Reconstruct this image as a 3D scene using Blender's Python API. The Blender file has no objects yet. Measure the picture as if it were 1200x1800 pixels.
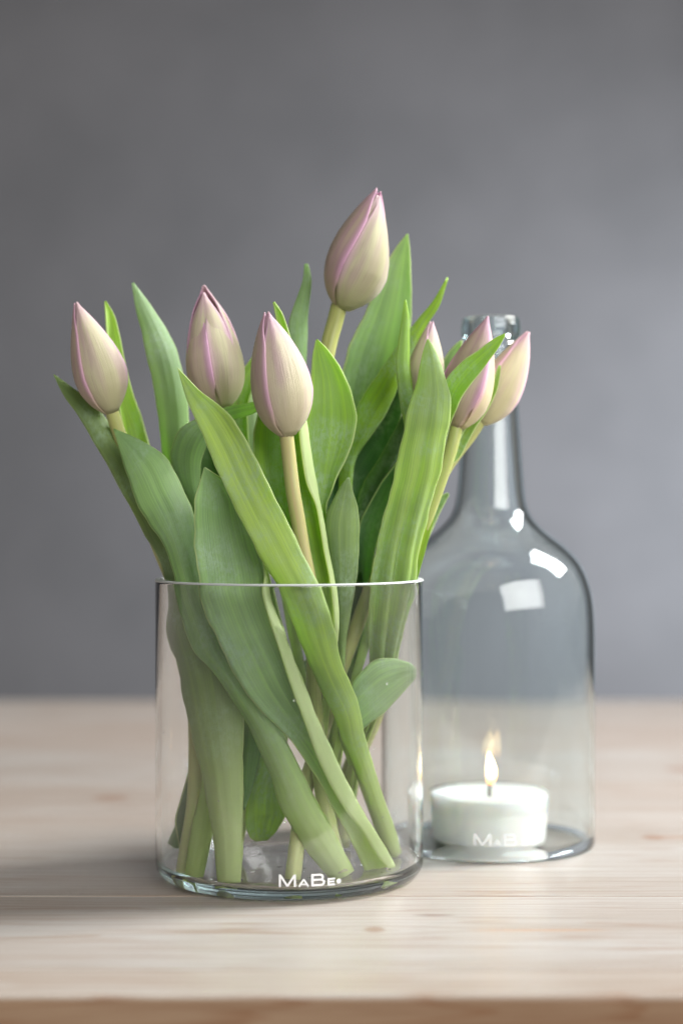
import bpy, math, random
import numpy as np
from mathutils import Vector

random.seed(7)
rng = np.random.default_rng(7)
S = bpy.context.scene
COL = S.collection

# ------------------------------------------------------------------ camera
H = 0.159                       # eye height above the table top, metres
DV = 0.74                       # distance from the lens to the vase axis
FP = 2960.0                     # focal length in pixels of the 1200 x 1800 photograph
cam_d = bpy.data.cameras.new('camera')
cam = bpy.data.objects.new('camera', cam_d)
COL.objects.link(cam)
cam.location = (0, -DV, H)
cam.rotation_euler = (math.radians(90), 0, 0)
cam_d.sensor_fit = 'AUTO'
cam_d.sensor_width = 36.0
cam_d.lens = 36.0 * FP / 1800.0
cam_d.clip_start = 0.02
cam_d.clip_end = 50
cam_d.dof.use_dof = True
cam_d.dof.focus_distance = 0.70
cam_d.dof.aperture_fstop = 4.0
S.camera = cam

# ------------------------------------------------------------------ room light
W = bpy.data.worlds.new('World')
S.world = W
W.use_nodes = True
bg = W.node_tree.nodes['Background']
bg.inputs['Color'].default_value = (1.0, 0.93, 0.86, 1)
bg.inputs['Strength'].default_value = 0.22

def area_lamp(name, loc, target, sx, sy, power, color, spread=180):
    d = bpy.data.lights.new(name, 'AREA')
    d.shape = 'RECTANGLE'
    d.size, d.size_y = sx, sy
    d.energy = power
    d.color = color
    d.spread = math.radians(spread)
    o = bpy.data.objects.new(name, d)
    COL.objects.link(o)
    o.location = loc
    o.rotation_euler = (Vector(target) - Vector(loc)).to_track_quat('-Z', 'Y').to_euler()
    return o
area_lamp('window_light', (1.10, 0.30, 1.10), (0.0, 0.02, 0.12), 0.50, 0.78, 14.6, (1.0, 0.99, 0.985), 100)
area_lamp('room_window_light', (1.75, -2.45, 1.35), (0.0, 0.0, 0.15), 2.8, 1.6, 35.0, (1.0, 0.975, 0.945), 120)
area_lamp('wall_fill_light', (1.02, 1.12, 0.16), (-0.25, 1.75, 0.16), 0.5, 0.6, 14.0, (0.86, 0.93, 1.0), 125)  # added fill lamp, no actual window: grades the wall brighter towards the right

S.view_settings.view_transform = 'Standard'
S.view_settings.look = 'None'
S.view_settings.gamma = 1.0
S.view_settings.use_curve_mapping = False
S.view_settings.exposure = 0.42
S.render.engine = 'CYCLES'
cy = S.cycles
cy.use_denoising = True
cy.denoiser = 'OPENIMAGEDENOISE'
cy.max_bounces = 28
cy.transmission_bounces = 24
cy.glossy_bounces = 10
cy.diffuse_bounces = 4
cy.transparent_max_bounces = 16
cy.caustics_refractive = True
cy.caustics_reflective = True
cy.sample_clamp_indirect = 40.0
cy.blur_glossy = 0.3

# ------------------------------------------------------------------ helpers
def pt(px, py, d):
    """point seen at photo pixel (px, py), d centimetres behind the vase axis"""
    D = DV + d / 100.0
    return np.array([(px - 600) / FP * D, d / 100.0, H - (py - 900) / FP * D])

def mesh_obj(name, verts, faces, mat, parent=None, uvs=None, origin=None, smooth=True):
    verts = np.asarray(verts, float)
    if origin is not None:
        verts = verts - np.asarray(origin)
    me = bpy.data.meshes.new(name)
    me.from_pydata([tuple(v) for v in verts], [], [tuple(int(i) for i in f) for f in faces])
    if uvs is not None:
        lay = me.uv_layers.new(name='UVMap')
        li = np.empty(len(me.loops), dtype=np.int32)
        me.loops.foreach_get('vertex_index', li)
        lay.data.foreach_set('uv', np.asarray(uvs, np.float32)[li].ravel())
    if smooth:
        me.polygons.foreach_set('use_smooth', [True] * len(me.polygons))
    me.materials.append(mat)
    me.update()
    o = bpy.data.objects.new(name, me)
    COL.objects.link(o)
    if parent is not None:
        o.parent = parent
    return o

def empty(name, loc, label, cat, group=None):
    o = bpy.data.objects.new(name, None)
    o.empty_display_size = 0.01
    COL.objects.link(o)
    o.location = tuple(loc)
    o['label'] = label
    o['category'] = cat
    if group:
        o['group'] = group
    return o

def catmull(P, n_per):
    P = np.asarray(P, float)
    Q = np.vstack([2 * P[0] - P[1], P, 2 * P[-1] - P[-2]])
    out = []
    for i in range(1, len(Q) - 2):
        p0, p1, p2, p3 = Q[i - 1], Q[i], Q[i + 1], Q[i + 2]
        for t in np.linspace(0, 1, n_per, endpoint=False):
            t2, t3 = t * t, t * t * t
            out.append(0.5 * ((2 * p1) + (-p0 + p2) * t + (2 * p0 - 5 * p1 + 4 * p2 - p3) * t2
                              + (-p0 + 3 * p1 - 3 * p2 + p3) * t3))
    out.append(Q[-2])
    return np.array(out)

def grid_faces(n, m, wrap=False):
    f = []
    for i in range(n - 1):
        for j in range(m if wrap else m - 1):
            k = (j + 1) % m
            f.append((i * m + j, i * m + k, (i + 1) * m + k, (i + 1) * m + j))
    return f

def lathe(profile, seg, center):
    """profile: list of (r, z) round a closed loop or open line; r == 0 points collapse"""
    vs, fs = [], []
    n = len(profile)
    for r, z in profile:
        for k in range(seg):
            a = 2 * math.pi * k / seg
            vs.append((center[0] + r * math.cos(a), center[1] + r * math.sin(a), center[2] + z))
    return vs, n

# ------------------------------------------------------------------ materials
def new_mat(name):
    m = bpy.data.materials.new(name)
    m.use_nodes = True
    nt = m.node_tree
    nt.nodes.clear()
    out = nt.nodes.new('ShaderNodeOutputMaterial')
    return m, nt, out

class NT:
    def __init__(self, nt):
        self.nt = nt
    def n(self, typ, **kw):
        nd = self.nt.nodes.new(typ)
        for k, v in kw.items():
            setattr(nd, k, v)
        return nd
    def l(self, a, b):
        self.nt.links.new(a, b)
    def val(self, sock, v):
        if isinstance(v, (int, float, tuple, list)):
            sock.default_value = v
        else:
            self.l(v, sock)
    def math(self, op, a, b=None, c=None, clamp=False):
        nd = self.n('ShaderNodeMath', operation=op, use_clamp=clamp)
        self.val(nd.inputs[0], a)
        if b is not None:
            self.val(nd.inputs[1], b)
        if c is not None:
            self.val(nd.inputs[2], c)
        return nd.outputs[0]
    def mix(self, fac, a, b, blend='MIX'):
        nd = self.n('ShaderNodeMix', data_type='RGBA', blend_type=blend)
        self.val(nd.inputs[0], fac)
        self.val(nd.inputs[6], a)
        self.val(nd.inputs[7], b)
        return nd.outputs[2]
    def rng(self, v, a, b, c=0.0, d=1.0, smooth=True):
        nd = self.n('ShaderNodeMapRange', interpolation_type='SMOOTHSTEP' if smooth else 'LINEAR')
        self.val(nd.inputs[0], v)
        for k, x in zip((1, 2, 3, 4), (a, b, c, d)):
            nd.inputs[k].default_value = x
        return nd.outputs[0]
    def noise(self, vec, scale, detail=3, rough=0.5, dist=0.0):
        nd = self.n('ShaderNodeTexNoise')
        self.l(vec, nd.inputs['Vector'])
        nd.inputs['Scale'].default_value = scale
        nd.inputs['Detail'].default_value = detail
        nd.inputs['Roughness'].default_value = rough
        nd.inputs['Distortion'].default_value = dist
        return nd.outputs[0]
    def mapping(self, vec, scale=(1, 1, 1), loc=(0, 0, 0)):
        nd = self.n('ShaderNodeMapping')
        self.l(vec, nd.inputs[0])
        self.val(nd.inputs['Scale'], scale)
        self.val(nd.inputs['Location'], loc)
        return nd.outputs[0]

def glass_mat(name, absorb, density, rough=0.0, ior=1.5):
    m, nt, out = new_mat(name)
    g = NT(nt)
    b = g.n('ShaderNodeBsdfPrincipled')
    b.inputs['Base Color'].default_value = (1, 1, 1, 1)
    b.inputs['Transmission Weight'].default_value = 1.0
    b.inputs['Roughness'].default_value = rough
    b.inputs['IOR'].default_value = ior
    g.l(b.outputs[0], out.inputs['Surface'])
    if density:
        v = g.n('ShaderNodeVolumeAbsorption')
        v.inputs['Color'].default_value = (*absorb, 1)
        v.inputs['Density'].default_value = density
        g.l(v.outputs[0], out.inputs['Volume'])
    return m

M_VASE = glass_mat('vase_glass', (0.60, 0.93, 0.90), 6)
M_BOTTLE = glass_mat('bottle_glass', (0.28, 0.86, 0.93), 24)
M_CUP = glass_mat('clear_plastic', (1, 1, 1), 0, 0.03, 1.25)
M_WATER = glass_mat('water', (1, 1, 1), 0, 0.0, 1.33)

def simple(name, color, rough, spec=0.3, sss=0.0, sss_r=(1, 1, 1), sss_scale=0.01):
    m, nt, out = new_mat(name)
    g = NT(nt)
    b = g.n('ShaderNodeBsdfPrincipled')
    b.inputs['Base Color'].default_value = (*color, 1)
    b.inputs['Roughness'].default_value = rough
    b.inputs['Specular IOR Level'].default_value = spec
    if sss:
        b.inputs['Subsurface Weight'].default_value = sss
        b.inputs['Subsurface Radius'].default_value = sss_r
        b.inputs['Subsurface Scale'].default_value = sss_scale
    g.l(b.outputs[0], out.inputs['Surface'])
    return m
M_RIM = simple('ground_glass_edge', (0.50, 0.53, 0.53), 0.4, 0.5)
M_PRINT = simple('white_enamel_print', (0.86, 0.87, 0.88), 0.5)
M_WICK = simple('burnt_wick', (0.03, 0.025, 0.02), 0.9)
M_WAX = simple('white_wax', (0.97, 0.92, 0.88), 0.38, 0.35, 0.7, (1.0, 0.85, 0.7), 0.008)

def flame_mat():
    m, nt, out = new_mat('candle_flame')
    g = NT(nt)
    tc = g.n('ShaderNodeTexCoord')
    sep = g.n('ShaderNodeSeparateXYZ')
    g.l(tc.outputs['Generated'], sep.inputs[0])
    ramp = g.n('ShaderNodeValToRGB')
    g.l(sep.outputs[2], ramp.inputs[0])
    e = ramp.color_ramp.elements
    e[0].position = 0.0
    e[0].color = (0.75, 0.30, 0.08, 1)
    e[1].position = 1.0
    e[1].color = (1.0, 0.62, 0.25, 1)
    x = ramp.color_ramp.elements.new(0.25); x.color = (1.0, 0.55, 0.18, 1)
    x = ramp.color_ramp.elements.new(0.5); x.color = (1.0, 0.80, 0.48, 1)
    st = g.rng(sep.outputs[2], 0.0, 0.45, 2.5, 9.0)
    em = g.n('ShaderNodeEmission')
    g.l(ramp.outputs[0], em.inputs[0])
    g.l(st, em.inputs[1])
    g.l(em.outputs[0], out.inputs['Surface'])
    return m
M_FLAME = flame_mat()

def leaf_mat():
    m, nt, out = new_mat('tulip_leaf')
    g = NT(nt)
    uv = g.n('ShaderNodeUVMap').outputs[0]
    sep = g.n('ShaderNodeSeparateXYZ')
    g.l(uv, sep.inputs[0])
    u, v = sep.outputs[0], sep.outputs[1]
    info = g.n('ShaderNodeObjectInfo')
    tint = info.outputs['Color']
    rnd = info.outputs['Random']
    geo = g.n('ShaderNodeNewGeometry')
    off = g.n('ShaderNodeCombineXYZ')
    g.l(g.math('MULTIPLY', rnd, 37.0), off.inputs[2])
    fine = g.noise(g.mapping(uv, (110, 4.0, 1), off.outputs[0]), 1.0, 4, 0.65)
    broad = g.noise(g.mapping(uv, (9, 1.6, 1), off.outputs[0]), 1.0, 3, 0.55)
    mott = g.noise(g.mapping(geo.outputs['Position'], (1, 1, 0.6)), 620, 4, 0.75)
    patch = g.noise(geo.outputs['Position'], 55, 3, 0.5)
    hs = g.n('ShaderNodeHueSaturation')
    hs.inputs['Hue'].default_value = 0.485
    hs.inputs['Saturation'].default_value = 1.12
    hs.inputs['Value'].default_value = 1.22
    g.l(tint, hs.inputs['Color'])
    hd = g.n('ShaderNodeHueSaturation')
    hd.inputs['Hue'].default_value = 0.51
    hd.inputs['Value'].default_value = 0.76
    g.l(tint, hd.inputs['Color'])
    c = g.mix(g.rng(fine, 0.32, 0.68), hd.outputs[0], tint)
    c = g.mix(g.math('MULTIPLY', g.rng(broad, 0.42, 0.68), 0.85), c, hs.outputs[0])
    wv = g.math('SINE', g.math('ADD', g.math('MULTIPLY', u, 135.0), g.math('MULTIPLY', broad, 9.0)))
    c = g.mix(g.rng(wv, 0.45, 1.0, 0.0, 0.32), c, hs.outputs[0])
    c = g.mix(g.rng(wv, -0.5, -1.0, 0.0, 0.26), c, hd.outputs[0])
    zone = g.noise(geo.outputs['Position'], 26, 3, 0.55)
    c = g.mix(g.rng(zone, 0.40, 0.62, 0.0, 0.38), c, hd.outputs[0])
    c = g.mix(g.rng(zone, 0.55, 0.38, 0.0, 0.30), c, hs.outputs[0])
    # waxy bloom
    bl = g.math('MULTIPLY', g.rng(patch, 0.40, 0.72), g.rng(mott, 0.38, 0.62, 0.10, 0.62))
    c = g.mix(bl, c, (0.44, 0.58, 0.46, 1))
    # paler towards the sheath
    c = g.mix(g.rng(v, 0.02, 0.46, 0.85, 0.0), c, (0.64, 0.74, 0.38, 1))
    c = g.mix(g.rng(u, 1.0, 1.03, 0.0, 0.8), c, (0.60, 0.74, 0.52, 1))
    # pale margin
    ed = g.math('ABSOLUTE', g.math('SUBTRACT', u, 0.5))
    c = g.mix(g.rng(ed, 0.476, 0.497, 0.0, 0.7), c, (0.68, 0.76, 0.42, 1))
    b = g.n('ShaderNodeBsdfPrincipled')
    g.l(c, b.inputs['Base Color'])
    g.l(g.rng(mott, 0.3, 0.7, 0.30, 0.46), b.inputs['Roughness'])
    b.inputs['Specular IOR Level'].default_value = 0.5
    bump = g.n('ShaderNodeBump')
    bump.inputs['Strength'].default_value = 0.45
    bump.inputs['Distance'].default_value = 0.0006
    g.l(g.math('ADD', fine, g.math('MULTIPLY', broad, 1.2)), bump.inputs['Height'])
    g.l(bump.outputs[0], b.inputs['Normal'])
    tr = g.n('ShaderNodeBsdfTranslucent')
    tc = g.mix(1.0, c, (1.25, 1.35, 0.45, 1), 'MULTIPLY')
    g.l(tc, tr.inputs[0])
    ms = g.n('ShaderNodeMixShader')
    ms.inputs[0].default_value = 0.42
    g.l(b.outputs[0], ms.inputs[1])
    g.l(tr.outputs[0], ms.inputs[2])
    g.l(ms.outputs[0], out.inputs['Surface'])
    return m
M_LEAF = leaf_mat()

def stem_mat():
    m, nt, out = new_mat('tulip_stem')
    g = NT(nt)
    uv = g.n('ShaderNodeUVMap').outputs[0]
    sep = g.n('ShaderNodeSeparateXYZ')
    g.l(uv, sep.inputs[0])
    info = g.n('ShaderNodeObjectInfo')
    st = g.noise(g.mapping(uv, (14, 2.0, 1)), 1.0, 3, 0.6)
    c = g.mix(g.rng(st, 0.35, 0.7), info.outputs['Color'], (0.42, 0.44, 0.17, 1))
    c = g.mix(g.rng(sep.outputs[1], 0.0, 0.45, 0.75, 0.0), c, (0.58, 0.64, 0.33, 1))
    b = g.n('ShaderNodeBsdfPrincipled')
    g.l(c, b.inputs['Base Color'])
    b.inputs['Roughness'].default_value = 0.42
    b.inputs['Specular IOR Level'].default_value = 0.4
    b.inputs['Subsurface Weight'].default_value = 0.35
    b.inputs['Subsurface Radius'].default_value = (0.7, 1.0, 0.3)
    b.inputs['Subsurface Scale'].default_value = 0.003
    g.l(b.outputs[0], out.inputs['Surface'])
    return m
M_STEM = stem_mat()

def petal_mat():
    m, nt, out = new_mat('tulip_petal')
    g = NT(nt)
    uv = g.n('ShaderNodeUVMap').outputs[0]
    sep = g.n('ShaderNodeSeparateXYZ')
    g.l(uv, sep.inputs[0])
    u, v = sep.outputs[0], sep.outputs[1]
    info = g.n('ShaderNodeObjectInfo')
    off = g.n('ShaderNodeCombineXYZ')
    g.l(g.math('MULTIPLY', info.outputs['Random'], 51.0), off.inputs[2])
    streak = g.noise(g.mapping(uv, (60, 2.6, 1), off.outputs[0]), 1.0, 4, 0.65)
    broad = g.noise(g.mapping(uv, (5, 1.5, 1), off.outputs[0]), 1.0, 2, 0.5)
    ed = g.math('ABSOLUTE', g.math('SUBTRACT', u, 0.5))
    body = g.mix(g.rng(broad, 0.34, 0.60), (0.60, 0.51, 0.47, 1), (0.69, 0.70, 0.48, 1))
    body = g.mix(g.math('MULTIPLY', g.rng(streak, 0.42, 0.70), 0.55), body, (0.68, 0.56, 0.55, 1))
    body = g.mix(g.math('MULTIPLY', g.rng(streak, 0.50, 0.32), 0.42), body, (0.44, 0.35, 0.31, 1))
    # green flame up the middle of the petal
    body = g.mix(g.math('MULTIPLY', g.rng(ed, 0.05, 0.28, 0.55, 0.0), g.rng(v, 0.35, 0.85, 1.0, 0.0)), body, (0.55, 0.56, 0.33, 1))
    # mauve margin and tip
    body = g.mix(g.rng(ed, 0.36, 0.497, 0.0, 0.85), body, (0.80, 0.56, 0.76, 1))
    body = g.mix(g.rng(v, 0.74, 1.0, 0.0, 0.75), body, (0.72, 0.50, 0.66, 1))
    # creamy base
    body = g.mix(g.rng(v, 0.04, 0.32, 0.9, 0.0), body, (0.67, 0.66, 0.43, 1))
    body = g.mix(0.85, body, info.outputs['Color'], 'MULTIPLY')
    b = g.n('ShaderNodeBsdfPrincipled')
    g.l(body, b.inputs['Base Color'])
    b.inputs['Roughness'].default_value = 0.46
    b.inputs['Specular IOR Level'].default_value = 0.35
    b.inputs['Sheen Weight'].default_value = 0.15
    bump = g.n('ShaderNodeBump')
    bump.inputs['Strength'].default_value = 0.4
    bump.inputs['Distance'].default_value = 0.0009
    g.l(streak, bump.inputs['Height'])
    g.l(bump.outputs[0], b.inputs['Normal'])
    tr = g.n('ShaderNodeBsdfTranslucent')
    g.l(body, tr.inputs[0])
    ms = g.n('ShaderNodeMixShader')
    ms.inputs[0].default_value = 0.28
    g.l(b.outputs[0], ms.inputs[1])
    g.l(tr.outputs[0], ms.inputs[2])
    g.l(ms.outputs[0], out.inputs['Surface'])
    return m
M_PETAL = petal_mat()

def wood_mat():
    m, nt, out = new_mat('whitewashed_pine')
    g = NT(nt)
    tc = g.n('ShaderNodeNewGeometry')
    pos = tc.outputs['Position']
    info = g.n('ShaderNodeObjectInfo')
    off = g.n('ShaderNodeCombineXYZ')
    g.l(g.math('MULTIPLY', info.outputs['Random'], 9.0), off.inputs[0])
    g.l(g.math('MULTIPLY', info.outputs['Random'], 5.0), off.inputs[1])
    sep = g.n('ShaderNodeSeparateXYZ')
    g.l(pos, sep.inputs[0])
    # knots: (x, y, half length, half width)
    knots = [(0.0125, -0.098, 0.0045, 0.0050), (0.152, 0.083, 0.006, 0.0075), (-0.165, -0.061, 0.004, 0.005),
             (-0.128, 0.197, 0.011, 0.010), (0.21, 0.30, 0.012, 0.011),
             (-0.30, 0.42, 0.012, 0.012), (0.36, 0.05, 0.008, 0.008), (0.10, 0.46, 0.012, 0.011)]
    warp = None
    kmask = None
    for kx, ky, a, b_ in knots:
        dx = g.math('DIVIDE', g.math('SUBTRACT', sep.outputs[0], kx), a)
        dy = g.math('DIVIDE', g.math('SUBTRACT', sep.outputs[1], ky), b_)
        r2 = g.math('ADD', g.math('MULTIPLY', dx, dx), g.math('MULTIPLY', dy, dy))
        rl = g.math('ADD', g.math('MULTIPLY', g.math('MULTIPLY', dx, dx), 0.05), g.math('MULTIPLY', g.math('MULTIPLY', dy, dy), 0.35))
        bulge = g.math('DIVIDE', 0.010, g.math('ADD', 1.0, rl))
        sgn = g.math('MULTIPLY', bulge, g.math('SIGN', dy))
        warp = sgn if warp is None else g.math('ADD', warp, sgn)
        k = g.rng(r2, 0.25, 1.3, 1.0, 0.0)
        kmask = k if kmask is None else g.math('MAXIMUM', kmask, k)
    wy = g.math('SUBTRACT', sep.outputs[1], warp)
    cv = g.n('ShaderNodeCombineXYZ')
    g.l(sep.outputs[0], cv.inputs[0])
    g.l(wy, cv.inputs[1])
    g.l(sep.outputs[2], cv.inputs[2])
    add = g.n('ShaderNodeVectorMath', operation='ADD')
    g.l(cv.outputs[0], add.inputs[0])
    g.l(off.outputs[0], add.inputs[1])
    p = add.outputs[0]
    rings = g.noise(g.mapping(p, (1.6, 55, 40)), 1.0, 3, 0.55, 0.35)
    tight = g.noise(g.mapping(p, (4, 620, 300)), 1.0, 4, 0.65, 0.25)
    fibre = g.noise(g.mapping(p, (40, 1700, 900)), 1.0, 2, 0.5)
    stain = g.noise(g.mapping(p, (5, 14, 14)), 1.0, 3, 0.55)
    saw = g.math('FRACT', g.math('MULTIPLY', rings, 12.0))
    late = g.math('MULTIPLY', g.rng(saw, 0.62, 0.93), g.rng(saw, 0.995, 0.94))
    c = g.mix(g.rng(stain, 0.40, 0.62), (0.350, 0.324, 0.294, 1), (0.395, 0.386, 0.366, 1))
    c = g.mix(g.math('MULTIPLY', late, 0.62), c, (0.27, 0.185, 0.13, 1))
    c = g.mix(g.math('MULTIPLY', g.rng(tight, 0.50, 0.62), 0.50), c, (0.26, 0.19, 0.145, 1))
    c = g.mix(g.math('MULTIPLY', g.rng(fibre, 0.50, 0.70), 0.34), c, (0.27, 0.21, 0.168, 1))
    c = g.mix(g.math('MULTIPLY', g.rng(fibre, 0.48, 0.25), 0.22), c, (0.50, 0.485, 0.468, 1))
    # knots and resin streaks
    c = g.mix(g.math('MULTIPLY', kmask, 0.62), c, (0.24, 0.135, 0.085, 1))
    for sx, sy, a, b_, col, f in [(0.0365, -0.075, 0.0095, 0.0022, (0.20, 0.14, 0.11, 1), 0.75),
                                  (0.076, -0.099, 0.030, 0.0016, (0.50, 0.27, 0.12, 1), 0.55),
                                  (0.168, 0.083, 0.022, 0.006, (0.33, 0.20, 0.13, 1), 0.45)]:
        dx = g.math('DIVIDE', g.math('SUBTRACT', sep.outputs[0], sx), a)
        dy = g.math('DIVIDE', g.math('SUBTRACT', sep.outputs[1], sy), b_)
        r2 = g.math('ADD', g.math('MULTIPLY', dx, dx), g.math('MULTIPLY', dy, dy))
        c = g.mix(g.math('MULTIPLY', g.rng(r2, 0.1, 1.2, 1.0, 0.0), f), c, col)
    c = g.mix(1.0, c, info.outputs['Color'], 'MULTIPLY')
    # board faces not turned upward are tinted a darker, warmer brown
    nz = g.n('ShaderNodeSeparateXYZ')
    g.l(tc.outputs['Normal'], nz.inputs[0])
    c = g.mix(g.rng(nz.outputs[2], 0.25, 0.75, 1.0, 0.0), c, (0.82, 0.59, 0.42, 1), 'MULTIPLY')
    b = g.n('ShaderNodeBsdfPrincipled')
    g.l(c, b.inputs['Base Color'])
    g.l(g.rng(tight, 0.3, 0.7, 0.27, 0.40), b.inputs['Roughness'])
    b.inputs['Specular IOR Level'].default_value = 0.45
    bump = g.n('ShaderNodeBump')
    bump.inputs['Strength'].default_value = 0.35
    bump.inputs['Distance'].default_value = 0.0006
    g.l(g.math('ADD', g.math('MULTIPLY', tight, -0.7), g.math('MULTIPLY', fibre, 0.4)), bump.inputs['Height'])
    g.l(bump.outputs[0], b.inputs['Normal'])
    g.l(b.outputs[0], out.inputs['Surface'])
    return m
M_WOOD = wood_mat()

def wall_mat():
    m, nt, out = new_mat('grey_plaster')
    g = NT(nt)
    tc = g.n('ShaderNodeNewGeometry')
    big = g.noise(tc.outputs['Position'], 5.0, 5, 0.62)
    fine = g.noise(tc.outputs['Position'], 60, 4, 0.6)
    c = g.mix(g.rng(big, 0.3, 0.7), (0.108, 0.107, 0.112, 1), (0.131, 0.129, 0.135, 1))
    c = g.mix(g.math('MULTIPLY', fine, 0.25), c, (0.098, 0.096, 0.101, 1))
    b = g.n('ShaderNodeBsdfPrincipled')
    g.l(c, b.inputs['Base Color'])
    b.inputs['Roughness'].default_value = 0.85
    b.inputs['Specular IOR Level'].default_value = 0.15
    bump = g.n('ShaderNodeBump')
    bump.inputs['Strength'].default_value = 0.3
    bump.inputs['Distance'].default_value = 0.002
    g.l(fine, bump.inputs['Height'])
    g.l(bump.outputs[0], b.inputs['Normal'])
    g.l(b.outputs[0], out.inputs['Surface'])
    return m
M_WALL = wall_mat()

# ------------------------------------------------------------------ wall
def box(x0, x1, y0, y1, z0, z1, bev=0.0):
    if bev <= 0:
        v = [(x, y, z) for x in (x0, x1) for y in (y0, y1) for z in (z0, z1)]
        f = [(0, 1, 3, 2), (4, 6, 7, 5), (0, 4, 5, 1), (2, 3, 7, 6), (0, 2, 6, 4), (1, 5, 7, 3)]
        return v, f
    # profile in y-z with rounded upper edges, extruded along x
    prof = [(y0, z0)]
    for k in range(5):
        a = math.pi - k * math.pi / 8
        prof.append((y0 + bev + bev * math.cos(a), z1 - bev + bev * math.sin(a)))
    for k in range(5):
        a = math.pi / 2 - k * math.pi / 8
        prof.append((y1 - bev + bev * math.cos(a), z1 - bev + bev * math.sin(a)))
    prof.append((y1, z0))
    n = len(prof)
    v = [(x0, y, z) for y, z in prof] + [(x1, y, z) for y, z in prof]
    f = [(i, (i + 1) % n, n + (i + 1) % n, n + i) for i in range(n)]
    f += [tuple(range(n - 1, -1, -1)), tuple(range(n, 2 * n))]
    return v, f

v, f = box(-2.6, 2.6, 1.75, 1.87, -0.9, 2.2)
wall = mesh_obj('wall', v, f, M_WALL, smooth=False)
wall['kind'] = 'structure'

# ------------------------------------------------------------------ table top of pine planks
table = empty('wooden_table', (0, -0.186, -0.04), 'pale whitewashed pine plank table top under the vase and bottle', 'table')
edges = [-0.186, -0.154, -0.0425, 0.113, 0.243, 0.385, 0.532, 0.680]
tints = [(1.0, 0.95, 0.90), (1.0, 0.99, 0.98), (1.0, 0.985, 0.97), (1.0, 0.96, 0.93), (1.0, 0.98, 0.965), (1.0, 0.94, 0.90), (1.0, 0.965, 0.94)]
for i in range(len(edges) - 1):
    front = (i == 0)
    gap = 0.00002
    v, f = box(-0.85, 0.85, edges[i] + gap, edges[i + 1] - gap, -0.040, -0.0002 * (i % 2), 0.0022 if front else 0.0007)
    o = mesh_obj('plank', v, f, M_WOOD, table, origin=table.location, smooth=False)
    o.color = (*tints[i], 1)

# ------------------------------------------------------------------ glass
SEG = 160
def lathe_closed(name, prof, center, mat, parent, origin, close_axis=False):
    """prof: loop of (r,z) points, closed; or, with close_axis, starts and ends on the axis"""
    vs, fs = [], []
    rings = []
    for r, z in prof:
        if close_axis and r < 1e-7:
            rings.append([len(vs)])
            vs.append((center[0], center[1], center[2] + z))
        else:
            s = len(vs)
            for k in range(SEG):
                a = 2 * math.pi * k / SEG
                vs.append((center[0] + r * math.cos(a), center[1] + r * math.sin(a), center[2] + z))
            rings.append(list(range(s, s + SEG)))
    pairs = list(zip(rings[:-1], rings[1:]))
    if not close_axis:
        pairs.append((rings[-1], rings[0]))
    for A, B in pairs:
        for k in range(SEG):
            k2 = (k + 1) % SEG
            if len(A) == 1:
                fs.append((A[0], B[k2], B[k]))
            elif len(B) == 1:
                fs.append((A[k], A[k2], B[0]))
            else:
                fs.append((A[k], A[k2], B[k2], B[k]))
    return mesh_obj(name, vs, fs, mat, parent, origin=origin)

def arc(cx, cz, r, a0, a1, n):
    return [(cx + r * math.cos(math.radians(a0 + (a1 - a0) * k / n)), cz + r * math.sin(math.radians(a0 + (a1 - a0) * k / n))) for k in range(n + 1)]

VC = np.array([-0.0228, 0.0, 0.0003])
VR, VT, VH, VB = 0.0586, 0.0026, 0.1290, 0.0048
vase = empty('glass_vase', VC, 'wide clear glass cylinder vase holding the tulips, cut from a bottle', 'vase')
prof = [(0.0, 0.0016), (0.030, 0.0012), (0.046, 0.0002)]
prof += arc(VR - 0.0062, 0.0062, 0.0062, -90, 0, 10)
prof += [(VR, 0.02), (VR, 0.07), (VR, VH - 0.0012)]
prof += arc(VR - 0.0008, VH - 0.0008, 0.0008, 0, 90, 4)
prof += [(VR - 0.0013, VH + 0.00005)]
prof += arc(VR - VT + 0.0008, VH - 0.0008, 0.0008, 90, 180, 4)
prof += [(VR - VT, 0.07), (VR - VT, 0.02)]
prof += arc(VR - VT - 0.004, VB + 0.004, 0.004, 0, -90, 8)
prof += [(0.040, VB + 0.0004), (0.020, VB + 0.0009), (0.0, VB + 0.0011)]
lathe_closed('vessel', prof, VC, M_VASE, vase, VC, True)
rim = [(VR + 0.00008, VH - 0.0004), (VR + 0.00005, VH + 0.0001), (VR - 0.0003, VH + 0.00045), (VR - VT + 0.0003, VH + 0.00045), (VR - VT - 0.00005, VH + 0.0001), (VR - VT - 0.00005, VH - 0.0003)]
lathe_closed('ground_rim', rim, VC, M_RIM, vase, VC)

DB = 0.81
BC = np.array([(862 - 600) / FP * DB, DB - DV, 0.0003])
bottle = empty('cut_glass_bottle', BC, 'bottomless clear teal-tinted wine bottle standing over the lit candle', 'bottle')
rows = [(1490, 181), (1400, 181), (1300, 181), (1200, 181.5), (1120, 181.5), (1079, 180), (1047, 176.5), (1025, 171), (1004, 163),
        (985, 152), (968, 137), (955, 122), (944, 107), (933, 93), (921, 81), (908, 71), (892, 64), (870, 60), (843, 57.5), (800, 54.5), (757, 51.5), (700, 48), (650, 46), (630, 46),
        (626, 48.5), (621, 50.5), (612, 50.5), (607, 48.5), (603, 47), (597, 47), (594, 48.5), (590, 51), (582, 52), (575, 51.5), (569, 50)]
outer = [(hw / FP * DB, H - (row - 900) / FP * DB) for row, hw in rows[1:]]
ztop = H - (560 - 900) / FP * DB
BR = 181 / FP * DB
o_s = catmull([(BR, 0.0016)] + [p for p in outer if p[1] > 0.02], 4)
o_s = [tuple(p) for p in o_s]
ring = [(BR - 0.0012, 0.0), (BR - 0.0003, 0.0005)]
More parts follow.
